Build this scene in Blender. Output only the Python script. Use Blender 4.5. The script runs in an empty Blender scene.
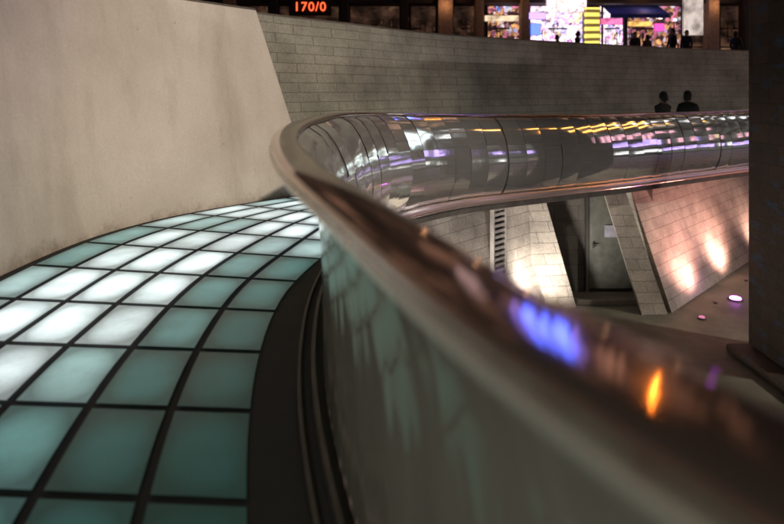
import bpy, bmesh, math, random
from mathutils import Vector, Matrix
random.seed(7)
S = bpy.context.scene
COL = S.collection
S.view_settings.view_transform = 'Standard'
S.view_settings.look = 'None'
S.view_settings.exposure = 0
ZL = -2.80

# ------------------------------------------------------------------ materials
def new_mat(name):
    m = bpy.data.materials.new(name); m.use_nodes = True
    nt = m.node_tree
    return m, nt, nt.nodes['Principled BSDF']

def nd(nt, typ, **kw):
    n = nt.nodes.new(typ)
    for k, v in kw.items():
        setattr(n, k, v)
    return n

def ramp(nt, fac, stops):
    r = nd(nt, 'ShaderNodeValToRGB')
    e = r.color_ramp.elements
    while len(e) < len(stops): e.new(0.5)
    for i, (p, c) in enumerate(stops):
        e[i].position = p; e[i].color = (*c, 1)
    nt.links.new(fac, r.inputs[0])
    return r.outputs[0]

def noise(nt, vec, scale, detail=5, rough=.55):
    n = nd(nt, 'ShaderNodeTexNoise')
    n.inputs['Scale'].default_value = scale
    n.inputs['Detail'].default_value = detail
    n.inputs['Roughness'].default_value = rough
    if vec: nt.links.new(vec, n.inputs['Vector'])
    return n.outputs['Fac']

def mapping(nt, src, scale=(1, 1, 1), rot=(0, 0, 0)):
    tc = nd(nt, 'ShaderNodeTexCoord'); mp = nd(nt, 'ShaderNodeMapping')
    mp.inputs['Scale'].default_value = scale
    mp.inputs['Rotation'].default_value = rot
    nt.links.new(tc.outputs[src], mp.inputs['Vector'])
    return mp.outputs['Vector']

def mix(nt, fac, a, b, mode='MIX'):
    m = nd(nt, 'ShaderNodeMix', data_type='RGBA', blend_type=mode)
    for sock, v in ((m.inputs[0], fac), (m.inputs[6], a), (m.inputs[7], b)):
        if hasattr(v, 'links'): nt.links.new(v, sock)
        elif isinstance(v, (int, float)): sock.default_value = v
        else: sock.default_value = (*v, 1)
    return m.outputs[2]

def bump(nt, bsdf, h, strength=.3, dist=.01):
    b = nd(nt, 'ShaderNodeBump')
    b.inputs['Strength'].default_value = strength
    b.inputs['Distance'].default_value = dist
    nt.links.new(h, b.inputs['Height'])
    nt.links.new(b.outputs[0], bsdf.inputs['Normal'])

def mat_plain(name, col, rough=.6, metal=0., var=.25, scale=6., bmp=.15):
    m, nt, b = new_mat(name)
    v = mapping(nt, 'Object')
    f = noise(nt, v, scale)
    c = ramp(nt, f, [(.3, tuple(x*(1-var) for x in col)), (.7, tuple(min(1, x*(1+var)) for x in col))])
    nt.links.new(c, b.inputs['Base Color'])
    b.inputs['Roughness'].default_value = rough
    b.inputs['Metallic'].default_value = metal
    bump(nt, b, noise(nt, v, scale*8), bmp, .004)
    return m

def mat_emit(name, col, strength, scale=0., dark=.3):
    m, nt, b = new_mat(name)
    b.inputs['Base Color'].default_value = (*[x*.3 for x in col], 1)
    b.inputs['Emission Strength'].default_value = strength
    if scale:
        f = noise(nt, mapping(nt, 'Object'), scale, 2)
        c = ramp(nt, f, [(.35, tuple(x*dark for x in col)), (.6, col)])
        nt.links.new(c, b.inputs['Emission Color'])
    else:
        b.inputs['Emission Color'].default_value = (*col, 1)
    return m

def mat_stone(name, c1, c2, mortar, bw=.55, rh=.2, src='UV', rough=.7, grime=.5, tint=None, bs=.6):
    m, nt, b = new_mat(name)
    uv = mapping(nt, src)
    br = nd(nt, 'ShaderNodeTexBrick')
    br.inputs['Scale'].default_value = 1
    br.inputs['Brick Width'].default_value = bw
    br.inputs['Row Height'].default_value = rh
    br.inputs['Mortar Size'].default_value = .006
    br.inputs['Mortar Smooth'].default_value = .4
    br.inputs['Color1'].default_value = (*c1, 1)
    br.inputs['Color2'].default_value = (*c2, 1)
    br.inputs['Mortar'].default_value = (*mortar, 1)
    nt.links.new(uv, br.inputs['Vector'])
    ob = mapping(nt, 'Object')
    n1 = ramp(nt, noise(nt, ob, 1.3, 6, .6), [(.3, (1-grime,)*3), (.65, (1.1,)*3)])
    n2 = ramp(nt, noise(nt, ob, 30, 4), [(.2, (.7,)*3), (.8, (1.2,)*3)])
    c = mix(nt, 1., mix(nt, 1., br.outputs['Color'], n1, 'MULTIPLY'), n2, 'MULTIPLY')
    if tint:
        tf = ramp(nt, noise(nt, mapping(nt, 'Object', (1, 1, 2.5)), 2.2, 5), [(.55, (0,)*3), (.66, (1,)*3)])
        c = mix(nt, tf, c, tint)
    nt.links.new(c, b.inputs['Base Color'])
    b.inputs['Roughness'].default_value = rough
    mth = nd(nt, 'ShaderNodeMath', operation='SUBTRACT')
    nt.links.new(noise(nt, ob, 25, 5), mth.inputs[0]); nt.links.new(br.outputs['Fac'], mth.inputs[1])
    bump(nt, b, mth.outputs[0], bs, .012)
    return m

def mat_concrete(name):
    m, nt, b = new_mat(name)
    ob = mapping(nt, 'Object')
    st = mapping(nt, 'UV', (1.6, .3, 1))
    base = ramp(nt, noise(nt, ob, .7, 8, .62), [(.3, (.44, .39, .34)), (.7, (.60, .545, .48))])
    streak = ramp(nt, noise(nt, st, 1.4, 6, .6), [(.3, (.78, .76, .73)), (.5, (1, 1, 1))])
    fine = ramp(nt, noise(nt, ob, 40, 3), [(.3, (.92,)*3), (.7, (1.04,)*3)])
    spots = ramp(nt, noise(nt, ob, 6, 9, .75), [(.28, (.68, .65, .60)), (.38, (1, 1, 1))])
    c = mix(nt, 1., mix(nt, 1., base, streak, 'MULTIPLY'), fine, 'MULTIPLY')
    c = mix(nt, 1., c, spots, 'MULTIPLY')
    uvn = nd(nt, 'ShaderNodeTexCoord'); sp = nd(nt, 'ShaderNodeSeparateXYZ')
    nt.links.new(uvn.outputs['UV'], sp.inputs[0])
    ad = nd(nt, 'ShaderNodeMath', operation='ADD')
    nm = nd(nt, 'ShaderNodeMath', operation='MULTIPLY'); nm.inputs[1].default_value = .6
    nt.links.new(noise(nt, ob, 4, 7, .7), nm.inputs[0])
    nt.links.new(sp.outputs[1], ad.inputs[0]); nt.links.new(nm.outputs[0], ad.inputs[1])
    g = ramp(nt, ad.outputs[0], [(.50, (.55, .51, .44)), (.66, (1, 1, 1))])
    c = mix(nt, 1., c, g, 'MULTIPLY')
    nt.links.new(c, b.inputs['Base Color'])
    b.inputs['Roughness'].default_value = .5
    bump(nt, b, noise(nt, ob, 9, 8, .7), .35, .012)
    return m

def mat_metal(name, col, rough, aniso_scale=(1, 60, 1), var=.06, src='UV', wav=.0, metal=1., wsc=4, aniso=0., wscale=(1, 1, 1)):
    m, nt, b = new_mat(name)
    b.inputs['Metallic'].default_value = metal
    v = mapping(nt, src, aniso_scale)
    f = noise(nt, v, 3, 4)
    c = ramp(nt, f, [(.2, tuple(x*.82 for x in col)), (.8, col)])
    nt.links.new(c, b.inputs['Base Color'])
    mr = nd(nt, 'ShaderNodeMapRange')
    mr.inputs['To Min'].default_value = max(.02, rough-var)
    mr.inputs['To Max'].default_value = rough+var
    nt.links.new(noise(nt, mapping(nt, 'Object'), 5, 5), mr.inputs['Value'])
    nt.links.new(mr.outputs[0], b.inputs['Roughness'])
    if wav:
        bump(nt, b, noise(nt, mapping(nt, 'Object', wscale), wsc, 2), wav, .02)
    if aniso:   # brushed lengthwise: highlights spread across the brushing
        tg = nd(nt, 'ShaderNodeTangent', direction_type='UV_MAP'); tg.uv_map = 'UVMap'
        nt.links.new(tg.outputs[0], b.inputs['Tangent'])
        b.inputs['Anisotropic'].default_value = aniso
        b.inputs['Anisotropic Rotation'].default_value = .25
    return m

M_conc = mat_concrete('smooth_concrete')
M_stone = mat_stone('stone_cladding', (.28, .265, .215), (.245, .235, .19), (.13, .12, .095), .5, .135, bs=.4)
M_stone2 = mat_stone('lower_stone', (.50, .45, .38), (.42, .38, .32), (.18, .16, .13), .5, .2)
M_stonedark = mat_stone('dark_stone', (.085, .055, .042), (.05, .04, .034), (.014, .012, .010), .45, .3, rough=.6, tint=(.04, .075, .14), bs=1.)
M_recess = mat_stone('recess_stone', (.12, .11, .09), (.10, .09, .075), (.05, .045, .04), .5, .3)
M_cap = mat_plain('wall_cap', (.10, .085, .07), .6)
M_deck = mat_plain('dark_deck', (.008, .009, .009), .7)
M_channel = mat_plain('drain_channel', (.010, .010, .010), .8, scale=40, bmp=.6)
M_kerb = mat_plain('kerb_edge', (.06, .055, .05), .4, .5)
M_rail = mat_metal('brushed_bronze_steel', (.50, .365, .29), .085, (1.5, 70, 1), .015, metal=.92, aniso=.9)
M_clad = mat_metal('polished_steel_panel', (.94, .94, .89), .075, (40, 1, 1), .03, wav=.05, metal=.87)
M_inner = mat_metal('satin_steel_panel', (.88, .84, .71), .10, (14, .6, 1), .05, wav=.8, metal=.82, wsc=4, wscale=(1, 1, .25))
M_lip = mat_metal('steel_lip', (.90, .68, .62), .17, (1, 50, 1), .06, metal=.7, wav=.4)
M_edge = mat_metal('pale_steel_edge', (.75, .69, .60), .28, (1, 50, 1), .06, metal=.8)
M_dark = mat_plain('dark_backing', (.01, .01, .01), .8)
M_ground = mat_plain('lower_paving', (.15, .145, .115), .6, var=.5, scale=1.2, bmp=.35)
M_asph = mat_plain('asphalt', (.05, .048, .045), .8, var=.3, scale=3)
M_door = mat_plain('painted_grey_door', (.13, .135, .115), .55)
M_pole = mat_plain('dark_pole_paint', (.03, .03, .03), .5)
M_grille = mat_plain('louvre_metal', (.45, .42, .38), .45, .3)
M_paper = mat_plain('notice_paper', (.34, .34, .40), .6)
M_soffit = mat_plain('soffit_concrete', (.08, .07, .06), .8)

def mat_tile():
    m, nt, b = new_mat('lit_glass_tile')
    at = nd(nt, 'ShaderNodeAttribute', attribute_name='glow')
    tc = nd(nt, 'ShaderNodeTexCoord')
    sp = nd(nt, 'ShaderNodeSeparateXYZ'); nt.links.new(tc.outputs['UV'], sp.inputs[0])
    def M(op, a, c=None):
        n = nd(nt, 'ShaderNodeMath', operation=op)
        for i, v in enumerate((a, c)):
            if v is None: continue
            if hasattr(v, 'links'): nt.links.new(v, n.inputs[i])
            else: n.inputs[i].default_value = v
        return n.outputs[0]
    du = M('ABSOLUTE', M('SUBTRACT', sp.outputs[0], .5)); dv = M('ABSOLUTE', M('SUBTRACT', sp.outputs[1], .5))
    eu = M('POWER', M('MULTIPLY', du, 2.), 2.6); ev = M('POWER', M('MULTIPLY', dv, 2.), 2.6)
    fall = M('SUBTRACT', 1.0, M('MULTIPLY', M('MINIMUM', M('ADD', eu, ev), 1.), .68))
    n = noise(nt, mapping(nt, 'Object'), 2.6, 5)
    n2 = noise(nt, mapping(nt, 'Object'), 45, 4)
    mott = M('ADD', M('ADD', M('MULTIPLY', n, 1.5), .22), M('MULTIPLY', n2, .3))
    st = M('MULTIPLY', fall, mott)
    nt.links.new(at.outputs['Color'], b.inputs['Emission Color'])
    nt.links.new(st, b.inputs['Emission Strength'])
    b.inputs['Base Color'].default_value = (.03, .085, .075, 1)
    b.inputs['Roughness'].default_value = .3
    return m
M_tile = mat_tile()

# ------------------------------------------------------------------ helpers
def finish(ob, parent=None, **props):
    COL.objects.link(ob)
    if parent is not None: ob.parent = parent
    for k, v in props.items(): ob[k] = v
    return ob

def mesh_obj(name, verts, faces, mats, uvs=None, fmats=None, smooth=False, parent=None, **props):
    me = bpy.data.meshes.new(name)
    me.from_pydata(verts, [], faces)
    for m in (mats if isinstance(mats, (list, tuple)) else [mats]): me.materials.append(m)
    if uvs:
        ul = me.uv_layers.new(name='UVMap')
        for l in me.loops: ul.data[l.index].uv = uvs[l.vertex_index]
    if fmats:
        for p, i in zip(me.polygons, fmats): p.material_index = i
    if smooth:
        for p in me.polygons: p.use_smooth = True
    me.update()
    return finish(bpy.data.objects.new(name, me), parent, **props)

def empty(name, loc, **props):
    e = bpy.data.objects.new(name, None); e.location = loc; e.empty_display_size = .2
    return finish(e, None, **props)

def bm_obj(name, bm, mats, parent=None, smooth=False, loc=None, **props):
    me = bpy.data.meshes.new(name); bm.to_mesh(me); bm.free()
    for m in (mats if isinstance(mats, (list, tuple)) else [mats]): me.materials.append(m)
    if smooth:
        for p in me.polygons: p.use_smooth = True
    ob = bpy.data.objects.new(name, me)
    if loc: ob.location = loc
    return finish(ob, parent, **props)

def add_box(bm, c, s, bev=0., mi=0):
    r = bmesh.ops.create_cube(bm, size=1, matrix=Matrix.Translation(c) @ Matrix.Diagonal((*s, 1)))
    fs = set(f for v in r['verts'] for f in v.link_faces)
    if bev:
        es = set(e for v in r['verts'] for e in v.link_edges)
        rr = bmesh.ops.bevel(bm, geom=list(es), offset=bev, segments=2, affect='EDGES', profile=.5)
        fs = set(f for f in rr['faces']) | set(f for f in fs if f.is_valid)
    for f in fs:
        if f.is_valid: f.material_index = mi

def box(name, c, s, mat, parent=None, bev=0., **props):
    bm = bmesh.new(); add_box(bm, (0, 0, 0), s, bev)
    off = Vector(c) - (parent.location if parent else Vector((0, 0, 0)))
    return bm_obj(name, bm, mat, parent, loc=off, **props)

def cm(a, b, c, d, t):
    return .5*((2*b)+(c-a)*t+(2*a-5*b+4*c-d)*t*t+(-a+3*b-3*c+d)*t**3)
def catmull(P, per=14):
    P = [Vector((*p, 0)) if len(p) == 2 else Vector(p) for p in P]
    out = []
    Q = [P[0]*2-P[1]] + P + [P[-1]*2-P[-2]]
    for i in range(1, len(Q)-2):
        for k in range(per):
            out.append(cm(Q[i-1], Q[i], Q[i+1], Q[i+2], k/per))
    out.append(P[-1]); return out
import bisect
class Curve:
    def __init__(s, P, per=14):
        s.p = catmull(P, per); s.s = [0]
        for a, b in zip(s.p, s.p[1:]): s.s.append(s.s[-1]+(b-a).length)
        s.L = s.s[-1]
    def at(s, x):
        x = max(0, min(s.L-1e-6, x))
        i = max(0, min(len(s.p)-2, bisect.bisect_right(s.s, x)-1))
        u = (x-s.s[i])/(s.s[i+1]-s.s[i])
        return s.p[i].lerp(s.p[i+1], u)
    def tan(s, x, h=.10):
        return (s.at(x+h)-s.at(x-h)).normalized()
    def off(s, x, q):
        t = s.tan(x); return s.at(x)+Vector((t.y, -t.x, 0))*q
    def near(s, pt):
        pt = Vector((*pt, 0)); i = min(range(len(s.p)), key=lambda k: (s.p[k]-pt).length)
        return s.s[i]

def zf(y):
    u = max(0, min(1, (y-5.3)/5.7)); return -.20*u*u*(3-2*u)

C = Curve([(1.02,-1.6),(.62,-.6),(.34,0),(.092,.5),(-.105,1.1),(-.325,1.82),(-.50,2.6),(-.61,3.4),(-.655,4.3),(-.60,5.3),(-.47,6.1),(-.25,6.9),(.06,7.6),(.5,8.25),(1.06,8.85),(2.2,9.75),(4,10.95),(7.5,13.25),(11,15.2),(15,17)])
KEYS = [((1.02,-1.6),(-1.9,-2.0)),((.34,0),(-2.4,0)),((-.325,1.82),(-2.72,1.9)),((-.61,3.4),(-2.86,3.6)),((-.60,5.3),(-2.76,5.9)),((-.25,6.9),(-1.84,7.7)),((.5,8.25),(-.5,9.4)),((2.2,9.75),(1.6,11.7)),((7.5,13.25),(6.8,15.0)),((11,15.2),(11.5,17.0)),((15,17),(15,18.6))]
KS = [C.near(k[0]) for k in KEYS]; KS[0] = 0; KS[-1] = C.L
KW = [Vector((*k[1], 0)) for k in KEYS]
def W(x):
    for i in range(len(KS)-1):
        if x <= KS[i+1] or i == len(KS)-2: break
    u = (x-KS[i])/(KS[i+1]-KS[i])
    a = KW[i-1] if i > 0 else KW[0]*2-KW[1]
    d = KW[i+2] if i+2 < len(KW) else KW[-1]*2-KW[-2]
    return cm(a, KW[i], KW[i+1], d, u)
def Wn(x):
    t = (W(min(C.L, x+.1))-W(max(0, x-.1))).normalized(); return Vector((-t.y, t.x, 0))

def sweep(name, mats, prof, s0, s1, step, parent=None, closed=False, smooth=True, zofs=1.15, pmat=None, **props):
    n = max(2, int((s1-s0)/step)+1)
    V, F, U, FM = [], [], [], []
    arc = [0]
    for a, b in zip(prof, prof[1:]): arc.append(arc[-1]+math.dist(a, b))
    m = len(prof)
    for i in range(n):
        x = s0+(s1-s0)*i/(n-1)
        for j, (q, z) in enumerate(prof):
            p = C.off(x, q); base = C.at(x)
            V.append((p.x, p.y, zf(base.y)+zofs+z)); U.append((x, arc[j]))
    mm = m if closed else m-1
    for i in range(n-1):
        for j in range(mm):
            a = i*m+j; b = i*m+(j+1) % m
            F.append((a, b, b+m, a+m)); FM.append(pmat[j] if pmat else 0)
    return mesh_obj(name, V, F, mats, U, FM, smooth, parent, **props)

# ------------------------------------------------------------------ walkway (structure)
rows = int(C.L/.6)
V, F, U, FM, G = [], [], [], [], []
def inq(x):
    return -.065+.165*math.exp(-((x-C.near((-.57, 5.6)))/1.1)**2)
def vp(x, f, dz):
    a = C.off(x, inq(x)); b = W(x); b = b-Wn(x)*.10
    p = a.lerp(b, f); return (p.x, p.y, zf(C.at(x).y)*(1-f)+zf(W(x).y-1.2)*f+dz)
nd_ = 140; nf = 6
for i in range(nd_+1):
    x = C.L*i/nd_
    a = C.off(x, .28); b = W(x)+Wn(x)*.05
    for j in range(nf+1):
        f = j/nf
        if j == 0: V.append((a.x, a.y, zf(C.at(x).y)-.004))
        elif j == nf: V.append((b.x, b.y, zf(W(x).y-1.2)-.004))
        else: V.append(vp(x, (j-1)/(nf-2), -.004))
        U.append((x, f)); G.append((0, 0, 0, 1))
for i in range(nd_):
    for j in range(nf):
        a = i*(nf+1)+j; F.append((a, a+nf+1, a+nf+2, a+1)); FM.append(0)
NC = 6
colf = [.14, .28, .72, .98, .85, .42]
cen = [C.near((-.655, 4.3))+d for d in (1.1, .9, .4, 0, -.4, -.6)]
rnd = random.Random(3)
for r in range(rows):
    xa, xb = r*.6+.35, r*.6+.95
    for c in range(NC):
        f0, f1 = c/NC, (c+1)/NC
        xm = (xa+xb)/2; wd = (C.off(xm, -.08)-W(xm)).length
        g = .022/wd
        y = C.at(xm).y
        env = .14+1.02*math.exp(-((xm-cen[c])/1.8)**2)
        far = max(0, min(1, (y-4.9)/1.3))
        cf = colf[c]*(1-far)+(.74+.2*math.sin(c*2.))*far
        bval = env*cf*rnd.uniform(.72, 1.22)
        if far > .3: bval = max(bval, far*.68*rnd.uniform(.7, 1.35))
        bval = max(.024, min(bval, 1.0))*1.12
        k = min(1, bval/.7)
        colr = (bval*(.16+.70*k), bval*(.82+.18*k), bval*(.76+.24*k), 1)
        b0 = len(V)
        for i in range(4):
            x = (xa+.022)+(xb-xa-.044)*i/3
            for j in range(2):
                V.append(vp(x, (f0+g) if j == 0 else (f1-g), .006)); U.append((i/3, j)); G.append(colr)
        for i in range(3):
            a = b0+i*2; F.append((a, a+2, a+3, a+1)); FM.append(1)
wk = mesh_obj('walkway', V, F, [M_deck, M_tile], U, FM, kind='structure', label='curved ramp paved with glowing square glass tiles')
ca = wk.data.color_attributes.new('glow', 'FLOAT_COLOR', 'POINT')
for i, g in enumerate(G): ca.data[i].color = g

V, F, U = [], [], []
for i in range(nd_+1):
    x = C.L*i/nd_; a = C.off(x, .24); b = W(x)+Wn(x)*.3
    V += [(a.x, a.y, zf(C.at(x).y)-.02), (a.x, a.y, zf(C.at(x).y)-.17), (b.x, b.y, zf(W(x).y)-.17)]
    U += [(x, 0), (x, .3), (x, 2)]
for i in range(nd_):
    a = i*3; F += [(a, a+3, a+4, a+1), (a+1, a+4, a+5, a+2)]
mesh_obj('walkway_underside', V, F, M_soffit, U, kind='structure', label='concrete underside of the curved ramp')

kerb = sweep('drain_kerb', [M_channel, M_kerb], [(.115, 0), (.115, .022), (.13, .022), (.13, .004), (.18, .004), (.18, .04), (.20, .04), (.20, .0)], .2, C.L-.1, .12, zofs=0, smooth=False,
      pmat=[1, 1, 1, 0, 1, 1, 1], label='dark metal drain kerb running beside the glass tiles', category='drain')

# ------------------------------------------------------------------ parapet
par = empty('steel_parapet', (C.at(5).x, C.at(5).y, 0), label='curving polished steel parapet with bronze-toned handrail', category='railing')
def pchild(o):
    o.parent = par; o.matrix_parent_inverse = Matrix.Translation(-par.location); return o
rail_prof = []
hw = .058
for k in range(17):
    a = math.pi*(1-k/16)
    rail_prof.append((hw+hw*math.copysign(abs(math.cos(a))**.85, math.cos(a)), -.024+.024*abs(math.sin(a))**.5))
rail_prof += [(2*hw, -.036), (2*hw-.01, -.042), (.012, -.042), (.004, -.033)]
pchild(sweep('handrail', M_rail, rail_prof, 0, C.L, .07, closed=True))
pchild(sweep('rail_edge', M_edge, [(.002, -.031), (-.003, -.034), (-.003, -.046), (.004, -.050), (.02, -.050)], 0, C.L, .08))
inner_prof = [(.012, -.050), (.05, -.064), (.09, -.088), (.135, -.14), (.175, -.22), (.205, -.34), (.225, -.52), (.236, -.75), (.24, -.95), (.24, -1.152)]
pchild(sweep('inner_cladding', M_inner, inner_prof, 0, C.L, .1))
outer = [(.112, -.046), (.19, -.10), (.26, -.20), (.315, -.32), (.355, -.45), (.378, -.58), (.382, -.69), (.37, -.81), (.345, -.92), (.31, -1.01), (.262, -1.10)]
back = [(q-.014, z) for q, z in outer]
M_back = mat_metal('joint_steel', (.30, .30, .28), .4, (1, 1, 1), .05, metal=.8)
pchild(sweep('cladding_backing', M_back, back, 0, C.L, .15))
def pl(arcs, prof, t):
    for i in range(len(arcs)-1):
        if t <= arcs[i+1] or i == len(arcs)-2: break
    u = (t-arcs[i])/(arcs[i+1]-arcs[i])
    a, b = prof[i], prof[i+1]
    q = a[0]+(b[0]-a[0])*u; z = a[1]+(b[1]-a[1])*u
    def nr(k):
        p0, p1 = prof[max(0, k-1)], prof[min(len(prof)-1, k+1)]
        dq, dz = p1[0]-p0[0], p1[1]-p0[1]; l = math.hypot(dq, dz); return -dz/l, dq/l
    n0, n1 = nr(i), nr(i+1)
    nq, nz = n0[0]*(1-u)+n1[0]*u, n0[1]*(1-u)+n1[1]*u
    return q, z, nq, nz
arcs = [0]
for a, b in zip(outer, outer[1:]): arcs.append(arcs[-1]+math.dist(a, b))
V, F, U = [], [], []
x = 2.0; pw = .40; rp = random.Random(23)
xj = C.near((1.38, 9.12))
joint_done = False
while x < C.L-.5:
    if not joint_done and x+pw*.5 > xj:
        x += .05; joint_done = True
    lims = [0, .40+rp.uniform(-.03, .03), 1.0]
    tc_ = rp.uniform(-.005, .005)
    for r in range(2):
        t0, t1 = arcs[-1]*lims[r]+.0010, arcs[-1]*lims[r+1]-.0010
        ta, tb = tc_+rp.uniform(-.007, .007), rp.uniform(-.006, .006); bu = rp.uniform(.0, .0045)
        b0 = len(V); NU, NV = 7, 11
        for i in range(NU):
            u = i/(NU-1); xx = x+.0015+(pw-.003)*u
            for j in range(NV):
                v = j/(NV-1); q, z, nq, nz = pl(arcs, outer, t0+(t1-t0)*v)
                d = ta*(u-.5)*1.6+tb*(v-.5)+bu*(1-(2*u-1)**2)+.004
                p = C.off(xx, q+nq*d); V.append((p.x, p.y, zf(C.at(xx).y)+1.15+z+nz*d)); U.append((xx, t0+(t1-t0)*v))
        for i in range(NU-1):
            for j in range(NV-1):
                a = b0+i*NV+j; F.append((a, a+1, a+NV+1, a+NV))
    x += pw
pchild(mesh_obj('outer_cladding', V, F, M_clad, U, smooth=True))
lip = [(.24, -1.115), (.30, -1.11), (.325, -1.125), (.335, -1.16), (.325, -1.20), (.30, -1.225), (.24, -1.23)]
pchild(sweep('base_lip', M_lip, lip, 0, C.L, .12, closed=True, smooth=True))

# ------------------------------------------------------------------ walls
def wall(name, s0, s1, mat, top, batter, n, label, step=.0, slant0=0., slant1=0.):
    V, F, U, FM = [], [], [], []
    prof = [(0, 0), (.25, .25), (.5, .5), (.75, .75), (1, 1)]
    def sx(i, b): 
        a, c = s0-slant0*b, s1-slant1*b
        return a+(c-a)*i/n
    for i in range(n+1):
        for a, b in prof:
            x = sx(i, b); w = W(x); nn = Wn(x); zb = zf(w.y-1.2)-.05
            p = w+nn*(batter*a+step); z = zb+(top-zb)*b
            V.append((p.x, p.y, z)); U.append((x, z+.3))
        for off, z in ((batter+.015+step, top+.03), (batter+.42, top+.03), (batter+.42, top-.5)):
            p = w+nn*off; V.append((p.x, p.y, z)); U.append((x, z+off))
    m = 8
    for i in range(n):
        for j in range(m-1):
            a = i*m+j; F.append((a, a+m, a+m+1, a+1)); FM.append(0 if j < 4 else 1)
    F.append(tuple(range(m))); FM.append(0)
    F.append(tuple(n*m+k for k in range(m))); FM.append(0)
    return mesh_obj(name, V, F, [mat, M_cap], U, FM, label=label, category='wall')
sj = C.near((-.25, 6.9))+.42
wall('concrete_wall', .0, sj+.55, M_conc, 2.40, .36, 60, 'smooth stained concrete wall beside the glowing ramp', step=-.03, slant1=.55)
wall('stone_wall', sj+.552, C.L, M_stone, 2.36, .36, 70, 'long curved wall clad in coursed stone blocks', slant0=.55)

V, F = [], []
for i in range(61):
    x = C.L*i/60; p = W(x)+Wn(x)*.7; e = W(x)+Wn(x)*90
    V += [(p.x, p.y, 2.2), (e.x, e.y, 2.2)]
for i in range(60): a = i*2; F.append((a, a+2, a+3, a+1))
mesh_obj('street', V, F, M_asph, kind='structure', label='asphalt street above the wall')
mesh_obj('ground', [(-200,-200,ZL),(200,-200,ZL),(200,200,ZL),(-200,200,ZL)], [(0,1,2,3)], M_ground, kind='structure', label='dark paved lower plaza')

# ------------------------------------------------------------------ lower walls and piers
LC = Curve([(.9,-1.6),(-.3,0),(-1.1,2),(-1.5,4.5),(-1.2,6.6),(-.3,8.7),(.9,10.5),(2.6,12.4)])
V, F, U = [], [], []
n = 60
for i in range(n+1):
    x = LC.L*i/n; p = LC.at(x)
    for k, (z, q) in enumerate(((ZL, .35), (zf(p.y)-.10, 0))):
        pp = LC.off(x, q); V.append((pp.x, pp.y, z)); U.append((x, z+3))
for i in range(n): a = i*2; F.append((a, a+2, a+3, a+1))
mesh_obj('lower_wall', V, F, M_stone2, U, label='lower stone-clad wall under the ramp washed by light', category='wall')

def pier(name, base, top, zb, zt, mat, label, cat='pier'):
    V, F, U = [], [], []
    dst = [0]
    for i in range(4): dst.append(dst[-1]+math.dist(base[i], base[(i+1) % 4]))
    H = 4
    for i in range(4):
        j = (i+1) % 4; b0 = len(V)
        for k in range(H+1):
            f = k/H
            for q, (pb, pt) in enumerate(((base[i], top[i]), (base[j], top[j]))):
                V.append((pb[0]+(pt[0]-pb[0])*f, pb[1]+(pt[1]-pb[1])*f, zb+(zt-zb)*f)); U.append((dst[i+q], (zt-zb)*f))
        for k in range(H): a = b0+k*2; F.append((a, a+1, a+3, a+2))
    b0 = len(V); V += [(p[0], p[1], zt) for p in top]; U += [(0, 0)]*4; F.append((b0, b0+1, b0+2, b0+3))
    return mesh_obj(name, V, F, mat, U, label=label, category=cat)
pier('stone_pier', [(2.95,12.0),(3.52,12.1),(3.45,13.1),(2.8,13.0)], [(2.15,12.4),(2.88,12.5),(2.82,13.3),(2.0,13.2)], ZL, -.30, M_stone2, 'broad leaning pier of pale stone blocks under the ramp')
pier('stone_pier', [(4.62,11.7),(5.10,11.72),(5.12,12.0),(4.68,12.0)], [(3.92,12.0),(4.34,12.02),(4.36,12.25),(3.98,12.25)], ZL, -.30, M_stone2, 'narrow slanting stone pier beside the recessed door')
pier('leaning_wall', [(5.21,11.8),(8.59,15.3),(13.0,19.9),(4.95,14.8)], [(4.6,12.5),(8.0,16.0),(12.4,20.6),(4.4,14.9)], ZL, -.30, M_stone2, 'leaning stone wall lit pink from ground uplights', 'wall')
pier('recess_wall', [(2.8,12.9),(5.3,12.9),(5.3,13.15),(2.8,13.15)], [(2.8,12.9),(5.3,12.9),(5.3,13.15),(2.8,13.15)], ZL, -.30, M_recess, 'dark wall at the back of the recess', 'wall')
box('stone_step', (4.2, 12.45, ZL+.06), (1.3, .5, .11), M_stone2, bev=.012, label='low stone step in front of the recessed door', category='step')
DX = 4.45
d = empty('service_door', (DX, 12.85, ZL+.12), label='dull grey-green metal service door with a small notice', category='door')
box('door_leaf', (DX, 12.85, ZL+1.2), (.94, .05, 2.12), M_door, d, .006)
bm = bmesh.new()
for cx_, sx, cz_, sz in ((-.50, .06, 0, 2.2), (.50, .06, 0, 2.2), (0, .94, 1.09, .06)): add_box(bm, (cx_, 0, cz_), (sx, .1, sz))
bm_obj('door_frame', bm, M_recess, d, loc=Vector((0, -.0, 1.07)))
box('door_notice', (DX-.03, 12.815, -1.50), (.25, .01, .24), M_paper, d)
bm = bmesh.new(); add_box(bm, (0, 0, 0), (.03, .03, .12), .008); add_box(bm, (.03, -.03, 0), (.07, .02, .02), .006)
bm_obj('door_handle', bm, M_pole, d, loc=Vector((-.38, -.045, .9)))
xg = LC.near((1.75, 11.45)); pg = LC.off(xg, .13); tg = LC.tan(xg)
bm = bmesh.new()
for k in range(11): 
    add_box(bm, (0, 0, -.5+k*.1), (.34, .05, .055), .006)
for sx in (-.19, .19): add_box(bm, (sx, 0, 0), (.04, .08, 1.15), .006)
add_box(bm, (0, 0, .59), (.42, .08, .04)); add_box(bm, (0, 0, -.59), (.42, .08, .04))
add_box(bm, (0, .035, 0), (.34, .01, 1.1), 0, 1)
g = bm_obj('louvre_vent', bm, [M_grille, M_dark], loc=Vector((pg.x+.08, pg.y-.08, -1.35)), label='pale slatted ventilation louvre on stone wall', category='vent')
g.rotation_euler = (0, 0, math.atan2(tg.y, tg.x))

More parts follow.
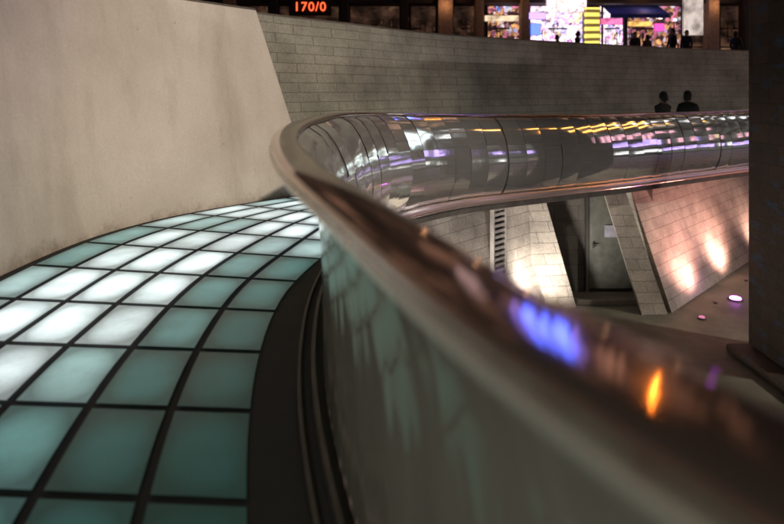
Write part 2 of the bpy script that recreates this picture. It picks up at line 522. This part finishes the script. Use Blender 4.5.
col = empty('dark_column', (6.1, 9.5, ZL), label='massive dark stone-clad column with a low worn base', category='column')
def uvbox(name, c, s, mat, parent, bev=.02):
    o = box(name, c, s, mat, parent, bev)
    me = o.data; ul = me.uv_layers.new(name='UVMap')
    for p in me.polygons:
        n = p.normal
        for li in p.loop_indices:
            v = me.vertices[me.loops[li].vertex_index].co
            ul.data[li].uv = (v.y if abs(n.x) > .5 else v.x, v.z if abs(n.z) < .5 else v.y)
    return o
uvbox('shaft', (6.12, 9.45, 2.65), (1.0, 1.1, 10.6), M_stonedark, col)
uvbox('plinth', (6.05, 9.2, ZL+.07), (1.5, 1.8, .13), M_stonedark, col, .05)

# ------------------------------------------------------------------ light fixtures
def lamp(name, typ, loc, energy, color, aim=None, parent=None, **kw):
    l = bpy.data.lights.new(name, typ); l.energy = energy; l.color = color
    for k, v in kw.items(): setattr(l, k, v)
    o = bpy.data.objects.new(name, l); COL.objects.link(o); o.location = loc
    if aim is not None:
        dv = Vector(aim)-Vector(loc); o.rotation_euler = dv.to_track_quat('-Z', 'Y').to_euler()
    if parent: 
        o.parent = parent; o.matrix_parent_inverse = Matrix.Translation(-parent.location)
    return o
def uplight(x, y, colr, power, aim, label, lens=8, z=ZL, ang=80, size=.04, sc=1.):
    e = empty('ground_uplight', (x, y, z), label=label, category='light', group='uplights set in the lower paving')
    bm = bmesh.new()
    bmesh.ops.create_cone(bm, cap_ends=True, segments=24, radius1=.10*sc, radius2=.085*sc, depth=.03, matrix=Matrix.Translation((0, 0, .015)))
    bm_obj('housing', bm, M_pole, e)
    bm = bmesh.new()
    bmesh.ops.create_cone(bm, cap_ends=True, segments=24, radius1=.07*sc, radius2=.06*sc, depth=.02, matrix=Matrix.Translation((0, 0, .04)))
    bm_obj('lens', bm, mat_emit('uplight_lens', colr, lens), e)
    if power: lamp('uplight_beam', 'SPOT', (x, y, z+.1), power, colr, aim, e, spot_size=math.radians(ang), spot_blend=.9, shadow_soft_size=size)
pk = 'warm pink uplight at the foot of the leaning wall'
uplight(6.30, 12.34, (1, .46, .38), 480, (5.9, 12.9, -.9), pk, .05, ang=140, sc=.35, size=.2)
uplight(7.70, 13.78, (1, .50, .42), 600, (7.3, 14.35, -.9), pk, .05, ang=140, sc=.35, size=.2)
uplight(9.5, 15.8, (1, .55, .45), 300, (9.2, 16.3, -1.3), pk, .05, ang=140, sc=.35, size=.2)
uplight(6.80, 12.55, (.65, .08, 1.0), 3, (7.2, 12.2, -2.4), 'small violet marker light in the paving', 50, ang=150, sc=1.5)
uplight(5.62, 11.5, (1, .30, .55), 0, None, 'small dim pink marker light in the paving', .6, sc=.8)
uplight(2.62, 11.3, (1, .90, .82), 420, (3.0, 12.3, -1.5), 'white uplight below the pale stone pier', 4, ang=120, size=.1)
uplight(1.3, 10.1, (1, .90, .84), 330, (1.1, 10.7, -1), 'white uplight below the pale lower wall', 4, ang=110)
uplight(9.0, 3.2, (1, .90, .85), 1400, (2.6, 9.9, .20), 'added broad white floodlight brightening the parapet', 30, ang=38, size=.25, sc=2.5)  # flood added to brighten the far parapet cladding
uplight(6.2, 1.2, (.85, .97, 1), 700, (-.2, 6.0, .5), 'added cool white floodlight brightening the parapet bend', 30, ang=56, size=.25, sc=2.5)  # second flood added to lift the steel around the bend

def unseen_lamp(x, y, hgt, label, arm):
    sl = empty('unseen_lamp', (x, y, ZL), label=label, category='lamp')
    bm = bmesh.new()
    bmesh.ops.create_cone(bm, cap_ends=True, segments=20, radius1=.11, radius2=.06, depth=hgt, matrix=Matrix.Translation((0, 0, hgt/2)))
    bm_obj('pole', bm, M_pole, sl, smooth=True)
    bm = bmesh.new(); add_box(bm, (arm*.47, 0, hgt), (.9, .12, .08), .02); add_box(bm, (arm, 0, hgt-.06), (.4, .26, .1), .03)
    bm_obj('lamp_head', bm, M_pole, sl)
    bm = bmesh.new(); add_box(bm, (arm, 0, hgt-.125), (.32, .2, .02))
    bm_obj('lamp_lens', bm, mat_emit('lamp_lens', (1, .85, .7), 60), sl)
    return sl
sl = unseen_lamp(5.0, -5.0, 9.3, 'unseen tall lamp with a warm head, put behind the view to light the walls', -.75)
lamp('lamp_beam', 'SPOT', (4.25, -5, 6.30), 10000, (1, .86, .71), (-2.0, 8.4, .6), sl, spot_size=math.radians(35), spot_blend=1., shadow_soft_size=.2)  # unseen spot put behind the camera to light the upper walls
sl2 = unseen_lamp(15.5, 5.0, 8.0, 'unseen lamp added to brighten the lower paving', -.75)
lamp('lamp_beam', 'SPOT', (14.75, 5, 5.0), 4000, (1, .92, .78), (6.4, 10.6, ZL), sl2, spot_size=math.radians(44), spot_blend=1., shadow_soft_size=.2)  # unseen spot added to brighten the paving mirrored in the steel
wl = empty('added_lantern', (-2.45, -.9, 2.3), label='small bracket lantern added behind the view to brighten the inner parapet', category='lamp')
bm = bmesh.new(); add_box(bm, (-.1, 0, .1), (.05, .14, .2), .01); add_box(bm, (.1, 0, .18), (.4, .04, .04), .01); add_box(bm, (.28, 0, .13), (.2, .2, .06), .02)
bm_obj('bracket', bm, M_pole, wl)
bm = bmesh.new(); bmesh.ops.create_uvsphere(bm, u_segments=20, v_segments=12, radius=.08, matrix=Matrix.Translation((.28, 0, .04)))
bm_obj('globe', bm, mat_emit('lantern_globe', (1, .92, .8), 20), wl, True)
lamp('lantern_beam', 'SPOT', (-2.15, -.9, 2.22), 190, (1, .95, .82), (.2, 1.7, .6), wl, spot_size=math.radians(70), spot_blend=.9, shadow_soft_size=.06)  # added lantern behind the camera, fills the inner parapet face

# ------------------------------------------------------------------ buildings
M_facd = mat_plain('dark_facade', (.035, .022, .018), .8, scale=.8)
M_colw = mat_plain('column_render', (.30, .19, .13), .7)
def mat_glow_wall(name, c0, c1, strg, sc=(.35, .35, .12)):
    m, nt, b = new_mat(name)
    f = noise(nt, mapping(nt, 'Object', sc), 1, 4)
    c = ramp(nt, f, [(.42, c0), (.60, c1)])
    nt.links.new(c, b.inputs['Emission Color']); b.inputs['Emission Strength'].default_value = strg
    b.inputs['Base Color'].default_value = (.05, .05, .05, 1)
    return m
M_glow_wall = mat_glow_wall('self_glowing_wall', (.02, .02, .018), (.60, .64, .58), .17, (.3, .3, .6))  # wall emission added to brighten what the steel panels reflect
M_glow_facade = mat_glow_wall('self_lit_facade', (.03, .014, .009), (.22, .125, .085), .28)  # facade light put into emission, no floodlights shine on it
E_cols = [mat_emit('window_glow_white', (.95, .96, 1), 2.4, 1.2, .1), mat_emit('window_glow_gold', (1, .50, .14), 2.4, 1.2, .1), mat_emit('window_glow_violet', (.50, .36, 1), 3.2, 1.2, .1),
          mat_emit('window_glow_warm', (1, .72, .5), 1.2, 1.2, .1), mat_emit('window_glow_dim', (.7, .5, .4), .3, .8), mat_emit('window_glow_pink', (1, .5, .65), 1.8, 1.2, .1)]

def facade(name, origin, axis, width, height, nx, nz, label, seed, z0=2.2, inward=(0, -1), skip=.3, wall=None):
    e = empty(name, (origin[0], origin[1], z0), label=label, category='building')
    nn = Vector((*inward, 0)); ang = math.atan2(axis[1], axis[0])
    e.rotation_euler = (0, 0, ang)
    sy = 1 if (Matrix.Rotation(-ang, 3, 'Z') @ nn).y > 0 else -1
    bm = bmesh.new(); add_box(bm, (width/2, -sy*4, height/2), (width, 8, height))
    for k in range(nz+1): add_box(bm, (width/2, sy*.12, k*height/nz), (width+.3, .3, .35), 0, 1)
    add_box(bm, (width/2, -sy*3.9, height+.4), (width+.4, 8.4, .8), 0, 1)
    bm_obj('wall', bm, [wall or M_facd, M_facd], e)
    r = random.Random(seed); cw = width/nx; ch = height/nz
    meshes = {}
    for i in range(nx):
        for k in range(nz):
            if r.random() < skip: continue
            mi = r.choices(range(6), [4, 2, 3, 3, 4, 2])[0]
            wv = r.choice([.35, .6, .8])
            key = (mi, wv)
            if key not in meshes:
                bm = bmesh.new(); add_box(bm, (0, 0, 0), (cw*wv, .06, ch*.42))
                add_box(bm, (0, sy*.05, 0), (.08, .08, ch*.44), 0, 1); add_box(bm, (0, sy*.05, -ch*.22), (cw*wv+.1, .12, .1), 0, 1)
                me = bpy.data.meshes.new('window'); bm.to_mesh(me); bm.free(); me.materials.append(E_cols[mi]); me.materials.append(M_dark); meshes[key] = me
            o = bpy.data.objects.new('window', meshes[key]); o.location = ((i+.5)*cw+r.uniform(-.3, .3)*cw, sy*.04, (k+.5)*ch+r.uniform(-.15, .15)*ch); COL.objects.link(o); o.parent = e
    if name == 'shopping_block':
        gold = mat_emit('gold_neon_strip', (1, .40, .07), 9)
        for x_, w_, z_ in ((width*.62, width*.5, 18.8), (width*.74, width*.16, 15.6), (width*.5, width*.10, 16.4)):
            bm = bmesh.new(); add_box(bm, (x_, sy*.35, z_), (w_, .12, .5), .03)
            bm_obj('neon_strip', bm, gold, e)
    return e
facade('shopping_block', (28, -26), (0, 1), 52, 20, 14, 5, 'tall shopping block with scattered lit windows', 5, z0=ZL, inward=(-1, 0), skip=.25, wall=M_glow_wall)
facade('office_block', (-16, -24), (1, 0), 40, 18, 9, 5, 'office block with lit windows across the plaza', 9, z0=-2.95, inward=(0, 1), skip=.5, wall=M_facd)

FB = empty('shop_building', (0, 32, 2.2), label='shopping building with bright street-level shops and neon signs', category='building')
bm = bmesh.new()
add_box(bm, (4, 7.5, 14), (64, 11, 20)); add_box(bm, (4, 3, 3.8), (64, 6.2, .5), 0, 1); add_box(bm, (4, 12.9, 2), (64, .3, 4), 0, 1)
for k in range(6): add_box(bm, (4, 1.9, 7+k*3.2), (64, .3, .4), 0, 1)
bm_obj('wall', bm, [M_glow_facade, M_facd], FB)
def cx(u, t=31.): return (u-392)/634*t*1.03
def cz(v, t=31.): return 1.35-(v-90)*t*1.03/634
for u, w_, m in ((445, .75, M_colw), (404, .4, M_facd), (479, .4, M_colw), (524, .4, M_colw), (711, .55, M_colw), (745, .4, M_facd), (345, .4, M_facd), (274, .4, M_facd), (230, .6, M_colw), (820, .6, M_colw)):
    c_ = box('column', (cx(u), 32-.1, 4.1), (w_, .6, 3.8), m, FB, .03)
def mat_shop(name, stops, strength, sx, sz, soft=False):
    m, nt, b = new_mat(name)
    v = mapping(nt, 'Object', (sx, 1, sz))
    if soft:
        f = noise(nt, v, 1, 2)
    else:
        vo = nd(nt, 'ShaderNodeTexVoronoi', feature='SMOOTH_F1'); vo.inputs['Scale'].default_value = 1.; vo.inputs['Smoothness'].default_value = .4; nt.links.new(v, vo.inputs['Vector'])
        sp = nd(nt, 'ShaderNodeSeparateColor'); nt.links.new(vo.outputs['Color'], sp.inputs[0]); f = sp.outputs[0]
    c = ramp(nt, f, stops)
    n = ramp(nt, noise(nt, v, 1.2, 3, .6), [(.35, (.3,)*3), (.6, (1.2,)*3)])
    c = mix(nt, 1., c, n, 'MULTIPLY')
    nt.links.new(c, b.inputs['Emission Color']); nt.links.new(c, b.inputs['Base Color'])
    b.inputs['Emission Strength'].default_value = strength
    return m
S1 = mat_shop('shop_display_bright', [(0, (1, .9, 1)), (.3, (.85, .30, .80)), (.42, (1, .95, .9)), (.55, (.10, .03, .18)), (.66, (1, .8, .35)), (.8, (.35, .3, 1)), (1, (1, .95, .95))], 1.9, 4.2, 4.6)
S2 = mat_shop('shop_display_mixed', [(0, (.04, .02, .02)), (.3, (.05, .02, .03)), (.42, (1, .5, .2)), (.52, (.04, .02, .03)), (.64, (.9, .25, .45)), (.72, (.05, .04, .10)), (.84, (.9, .85, .9)), (1, (.2, .3, .9))], .95, 4.6, 4.2)
S3 = mat_shop('shop_display_dim', [(.35, (.04, .022, .016)), (.6, (.20, .10, .06)), (.75, (.5, .3, .16))], .3, 1.2, 1.6, True)
E_spot = mat_emit('ceiling_spot', (1, .9, .75), 6)
def shopfront(u0, u1, mat, nm='shop_window', y=32.6, z0=2.25, z1=5.7):
    x0, x1 = cx(u0, 32), cx(u1, 32); c = ((x0+x1)/2, y, (z0+z1)/2)
    bm = bmesh.new(); add_box(bm, (0, .3, 0), (x1-x0, .05, z1-z0))
    r = random.Random(int(u0))
    for k in range(2): add_box(bm, (r.uniform(-.2, .2)*(x1-x0), .1, -.4+k*.95), ((x1-x0)*r.uniform(.3, .6), .3, .06), 0, 1)
    for k in range(5):
        add_box(bm, (r.uniform(-.42, .42)*(x1-x0), .05, r.uniform(-.3, .9)), (r.uniform(.12, .3), .15, r.uniform(.25, .6)), .04, 1)
    for sx in (-.5, .5): add_box(bm, (sx*(x1-x0), 0, 0), (.08, .12, z1-z0), 0, 2)
    if mat is S2:
        for k in range(4):
            add_box(bm, ((-.35+k*.23+r.uniform(-.04, .04))*(x1-x0), .12, (z1-z0)/2-.55-r.uniform(0, .2)), (.14, .1, .1), .02, 3)
    bm_obj(nm, bm, [mat, M_facd, M_dark, E_spot], FB, loc=Vector(c)-FB.location)
shopfront(486, 520, S2); shopfront(528, 582, S1); shopfront(600, 622, S1); shopfront(624, 680, S2); shopfront(716, 742, S3); shopfront(683, 706, S3)
shopfront(350, 400, S3); shopfront(410, 436, S3); shopfront(452, 474, S3); shopfront(280, 340, S3); shopfront(236, 270, S3); shopfront(750, 815, S2)
def sign(u0, u1, v0, v1, mat, y=31.6, nm='shop_sign', frame=True):
    t = y*.97; x0, x1, z0, z1 = cx(u0, t), cx(u1, t), cz(v1, t), cz(v0, t)
    c = Vector(((x0+x1)/2, y, (z0+z1)/2)); bm = bmesh.new()
    add_box(bm, (0, -.03, 0), (x1-x0, .06, z1-z0)); 
    if frame: add_box(bm, (0, .06, 0), (x1-x0+.12, .1, z1-z0+.12), .02, 1)
    return bm_obj(nm, bm, [mat, M_dark], FB, loc=c-FB.location)
sign(548, 586, -4, 11, mat_emit('white_sign', (1, .80, .84), 2.0, 3., .3))
sign(530, 545, 13, 18, mat_emit('violet_sign', (.6, .4, 1), 1.6))
sign(486, 518, 16, 20, mat_emit('warm_sign', (1, .75, .5), 1.2, 3.))
sign(602, 622, 19, 23, mat_emit('pink_sign', (1, .2, .45), 1.6, 3.))
sign(630, 652, 22, 25, mat_emit('amber_sign', (1, .55, .15), 1.6, 4.))
sign(656, 664, 24, 30, mat_emit('magenta_sign', (1, .1, .5), 1.4))
sign(532, 540, 24, 34, mat_emit('blue_sign', (.15, .25, 1), 1.8))
m, nt, b = new_mat('striped_yellow_sign')
wv = nd(nt, 'ShaderNodeTexWave', bands_direction='Z'); wv.inputs['Scale'].default_value = .9; wv.inputs['Distortion'].default_value = .6
nt.links.new(mapping(nt, 'Object'), wv.inputs['Vector'])
c = ramp(nt, wv.outputs['Fac'], [(.3, (.10, .06, 0)), (.6, (1, .82, .12))]); nt.links.new(c, b.inputs['Emission Color']); b.inputs['Emission Strength'].default_value = 1.5
sign(586, 599, 8, 42, m, y=31.3)
sign(685, 703, -8, 34, mat_emit('poster_panel', (.95, .80, .72), .8, 1.6, .3), y=31.4, nm='poster')
x0, x1 = cx(606, 30.5), cx(664, 30.5)
V = [(x0, 32.2, cz(4, 31)), (x1, 32.2, cz(4, 31)), (x1, 30.8, cz(14, 30)), (x0, 30.8, cz(14, 30)), (x0, 30.8, cz(18, 30)), (x1, 30.8, cz(18, 30))]
aw = mesh_obj('awning', [tuple(Vector(v)-FB.location) for v in V], [(0, 1, 2, 3), (3, 2, 5, 4)], mat_plain('blue_canvas', (.03, .06, .35), .8), parent=FB)
for u in (445, 505, 560, 640, 712):
    lamp('colonnade_light', 'POINT', (cx(u), 31.2, 5.6), 10, (1, .55, .28), None, FB, shadow_soft_size=.12)
led = mat_emit('red_led', (1, .10, .03), 2.6)
cu = bpy.data.curves.new('led_text', 'FONT'); cu.body = '170/0'; cu.size = .64; cu.extrude = .02; cu.align_x = 'CENTER'; cu.space_character = 1.12
to = bpy.data.objects.new('tmp', cu); COL.objects.link(to)
bpy.context.view_layer.update()
me = bpy.data.meshes.new_from_object(to.evaluated_get(bpy.context.evaluated_depsgraph_get())); bpy.data.objects.remove(to)
me.materials.clear(); me.materials.append(led)
pb = sign(290, 330, -1, 14, M_dark, y=31.5, nm='led_sign')
lt = bpy.data.objects.new('led_digits', me); COL.objects.link(lt); lt.parent = pb; lt.rotation_euler = (math.radians(90), 0, 0); lt.location = (0, -.09, -.22)
def slanted(nm, x, z, w_, L, mat, deg):
    o = box(nm, (x, 33.4, z), (w_, .2, L), mat, FB, .03); o.rotation_euler = (0, math.radians(-deg), 0); return o
blue = mat_emit('blue_screen', (.07, .12, 1), 13)
violet = mat_emit('violet_screen', (.30, .22, 1), 4)
for xx, w_, mt in ((5.2, .25, violet), (6.1, .7, blue), (7.15, .4, blue), (8.2, .8, blue), (9.1, .2, violet)):
    slanted('unseen_screen', xx, 15.8, w_, 7.0, mt, 16)
slanted('neon_sign', 12.5, 19.8, .13, 8.0, mat_emit('orange_neon', (1, .28, .03), 34), 22)
for k, (xx, w_) in enumerate(((10.2, .2), (10.8, .35), (11.5, .2))):
    slanted('banner_light', xx, 16.9, w_, 5.5, mat_emit('banner_glow', (.9, .5, .38), .8), 18)
slanted('unseen_screen', 3.4, 12.4, 1.3, 4.0, mat_emit('pink_screen', (1, .72, .75), .8, .5, .3), 12)
cyw = mat_emit('cyan_white_glow', (.8, .95, 1), 3.2, .25, .15)
for xx in (24.5, 28.2, 31.9): box('unseen_screen', (xx, 33.4, 9.5), (2.6, .2, 8.5), cyw, FB, .05)  # glowing panels added out of view for pale reflections in the bend
glow = mat_emit('warm_window', (.9, .5, .35), .4, .4, .3)
for i in range(14):
    for k in range(5):
        if random.random() < .4: continue
        box('window', (-22+i*4.1, 33.42, 9.4+2.2+k*3.2-1.9), (2.6, .14, 1.7), glow, FB, .02)

# ------------------------------------------------------------------ people
M_skin = mat_plain('skin', (.35, .2, .14), .6)
def cloth(n, c): return mat_plain(n, c, .85, scale=20)
M_coats = [cloth('dark_coat', (.016, .015, .015)), cloth('black_jacket', (.012, .011, .011)), cloth('brown_coat', (.05, .03, .02)), cloth('navy_coat', (.015, .018, .04))]
M_trous = cloth('dark_trousers', (.012, .012, .014)); M_hair = cloth('dark_hair', (.010, .008, .006)); M_shoe = cloth('shoe', (.01, .01, .01))
def person(x, y, z, yaw, coat, h, label, seed, group, wide=1.):
    r = random.Random(seed); st = r.uniform(.03, .12); ar = r.uniform(-.05, .08)
    N = [((0,0,.94),.15),((0,.0,1.10),.135),((0,0,1.28),.155),((0,0,1.42),.13),((0,.005,1.49),.066),((0,.015,1.545),.062),((0,.02,1.62),.084),((0,.01,1.69),.072),
         ((.17,0,1.40),.07),((.22,.0+ar,1.13),.052),((.20,.10+ar,.90),.038),((.19,.13+ar,.82),.032),
         ((-.17,0,1.40),.07),((-.22,-ar,1.13),.052),((-.20,.08-ar,.90),.038),((-.19,.11-ar,.82),.032),
         ((.10,0,.86),.105),((.11,st,.48),.072),((.11,st*.6,.10),.048),((.11,st*.6+.13,.04),.04),
         ((-.10,0,.86),.105),((-.11,-st+.03,.48),.072),((-.11,-st*1.6,.10),.048),((-.11,-st*1.6+.13,.04),.04),((0,.115,1.60),.02)]
    E = [(0,1),(1,2),(2,3),(3,4),(4,5),(5,6),(6,7),(3,8),(8,9),(9,10),(10,11),(3,12),(12,13),(13,14),(14,15),(0,16),(16,17),(17,18),(18,19),(0,20),(20,21),(21,22),(22,23),(6,24)]
    me = bpy.data.meshes.new('person'); me.from_pydata([n[0] for n in N], E, []); 
    o = bpy.data.objects.new('tmpp', me); COL.objects.link(o)
    o.modifiers.new('s', 'SKIN'); ss = me.skin_vertices[0].data
    for i, n in enumerate(N): ss[i].radius = (n[1]*(wide if i in (1,2,3,8,9,12,13) else 1), n[1]*(.72 if i in (0,1,2,3) else 1)); 
    ss[0].use_root = True
    sb = o.modifiers.new('b', 'SUBSURF'); sb.levels = 2; sb.render_levels = 2
    bpy.context.view_layer.update()
    m2 = bpy.data.meshes.new_from_object(o.evaluated_get(bpy.context.evaluated_depsgraph_get()))
    bpy.data.objects.remove(o)
    m2.materials.clear()
    for mm in (coat, M_trous, M_skin, M_shoe): m2.materials.append(mm)
    for p in m2.polygons:
        c = p.center; p.use_smooth = True
        p.material_index = 2 if c.z > 1.49 or (c.z < .86 and abs(c.x) > .165 and c.z > .7) else (3 if c.z < .09 else (1 if c.z < .80 else 0))
    ob = bpy.data.objects.new('person', m2); ob.location = (x, y, z); ob.rotation_euler = (0, 0, yaw); ob.scale = (h/1.76,)*3
    finish(ob, None, label=label, category='person', group=group)
    bm = bmesh.new(); bmesh.ops.create_uvsphere(bm, u_segments=18, v_segments=12, radius=.096, matrix=Matrix.Translation((0, -.015, 1.65)) @ Matrix.Diagonal((.92, 1.05, 1.12, 1)))
    for v in bm.verts:
        if v.co.z < 1.62: v.co.y -= .02; v.co.z -= .06*(r.random()); v.co.x *= 1.06
    bmesh.ops.delete(bm, geom=[v for v in bm.verts if v.co.y > .05 and v.co.z < 1.69], context='VERTS')
    for v in bm.verts: v.co += Vector((r.uniform(-.008, .008), r.uniform(-.008, .008), r.uniform(-.008, .008)))
    bm_obj('hair', bm, M_hair, ob, True)
person(5.62, 13.15, -.27, .5, M_coats[0], 1.60, 'person in a dark coat standing behind the parapet', 1, 'people on the ramp', 1.2)
person(6.28, 13.45, -.27, -.8, M_coats[1], 1.62, 'person in a black jacket standing behind the parapet', 2, 'people on the ramp', 1.2)
for u, yaw, cc, h, t, lb in ((576, 1, 0, 1.66, 26, 'person in a dark coat walking on the street'), (633, 3, 1, 1.72, 27, 'person in a black jacket facing the shop'), (645, .3, 2, 1.6, 27, 'person in a brown coat beside another'),
                         (684, 2.4, 3, 1.7, 26, 'person in a navy coat passing the poster'), (733, -1, 0, 1.75, 27, 'person in a dark coat outside a dim shop'), (670, 1.7, 1, 1.68, 25, 'person in a black jacket on the street'), (556, -1.6, 1, 1.64, 27.5, 'person in a black jacket by a bright shop')):
    person((u-392)/610*t, t*1.03, 2.2, yaw, M_coats[cc], h, lb, int(u), 'people on the street', 1.1)

# ------------------------------------------------------------------ world / sun
w = bpy.data.worlds.new('World'); S.world = w; w.use_nodes = True
nt = w.node_tree; bg = nt.nodes['Background']
sky = nt.nodes.new('ShaderNodeTexSky'); sky.sky_type = 'NISHITA'; sky.sun_disc = False
sky.sun_elevation = math.radians(3); sky.sun_rotation = math.radians(150)
mx = nt.nodes.new('ShaderNodeMix'); mx.data_type = 'RGBA'; mx.blend_type = 'MIX'; mx.inputs[0].default_value = .7
nt.links.new(sky.outputs[0], mx.inputs[6]); mx.inputs[7].default_value = (1.1, .85, .74, 1)
nt.links.new(mx.outputs[2], bg.inputs[0]); bg.inputs[1].default_value = .010
sun = lamp('fill_sun', 'SUN', (10, -10, 20), .006, (1, .8, .7), None, angle=math.radians(15))  # faint warm fill light added over the whole scene
sun.rotation_euler = (math.radians(48), 0, math.radians(35))

# ------------------------------------------------------------------ camera (level, shift lens)
cam = bpy.data.cameras.new('camera'); co = bpy.data.objects.new('camera', cam); COL.objects.link(co)
co.location = (0, 0, 1.35); co.rotation_euler = (math.radians(90), 0, 0)
cam.lens = 29.1; cam.sensor_width = 36; cam.shift_y = -.219; cam.clip_start = .02; cam.clip_end = 600
cam.dof.use_dof = True; cam.dof.focus_distance = 6.6; cam.dof.aperture_fstop = 1.4
S.camera = co
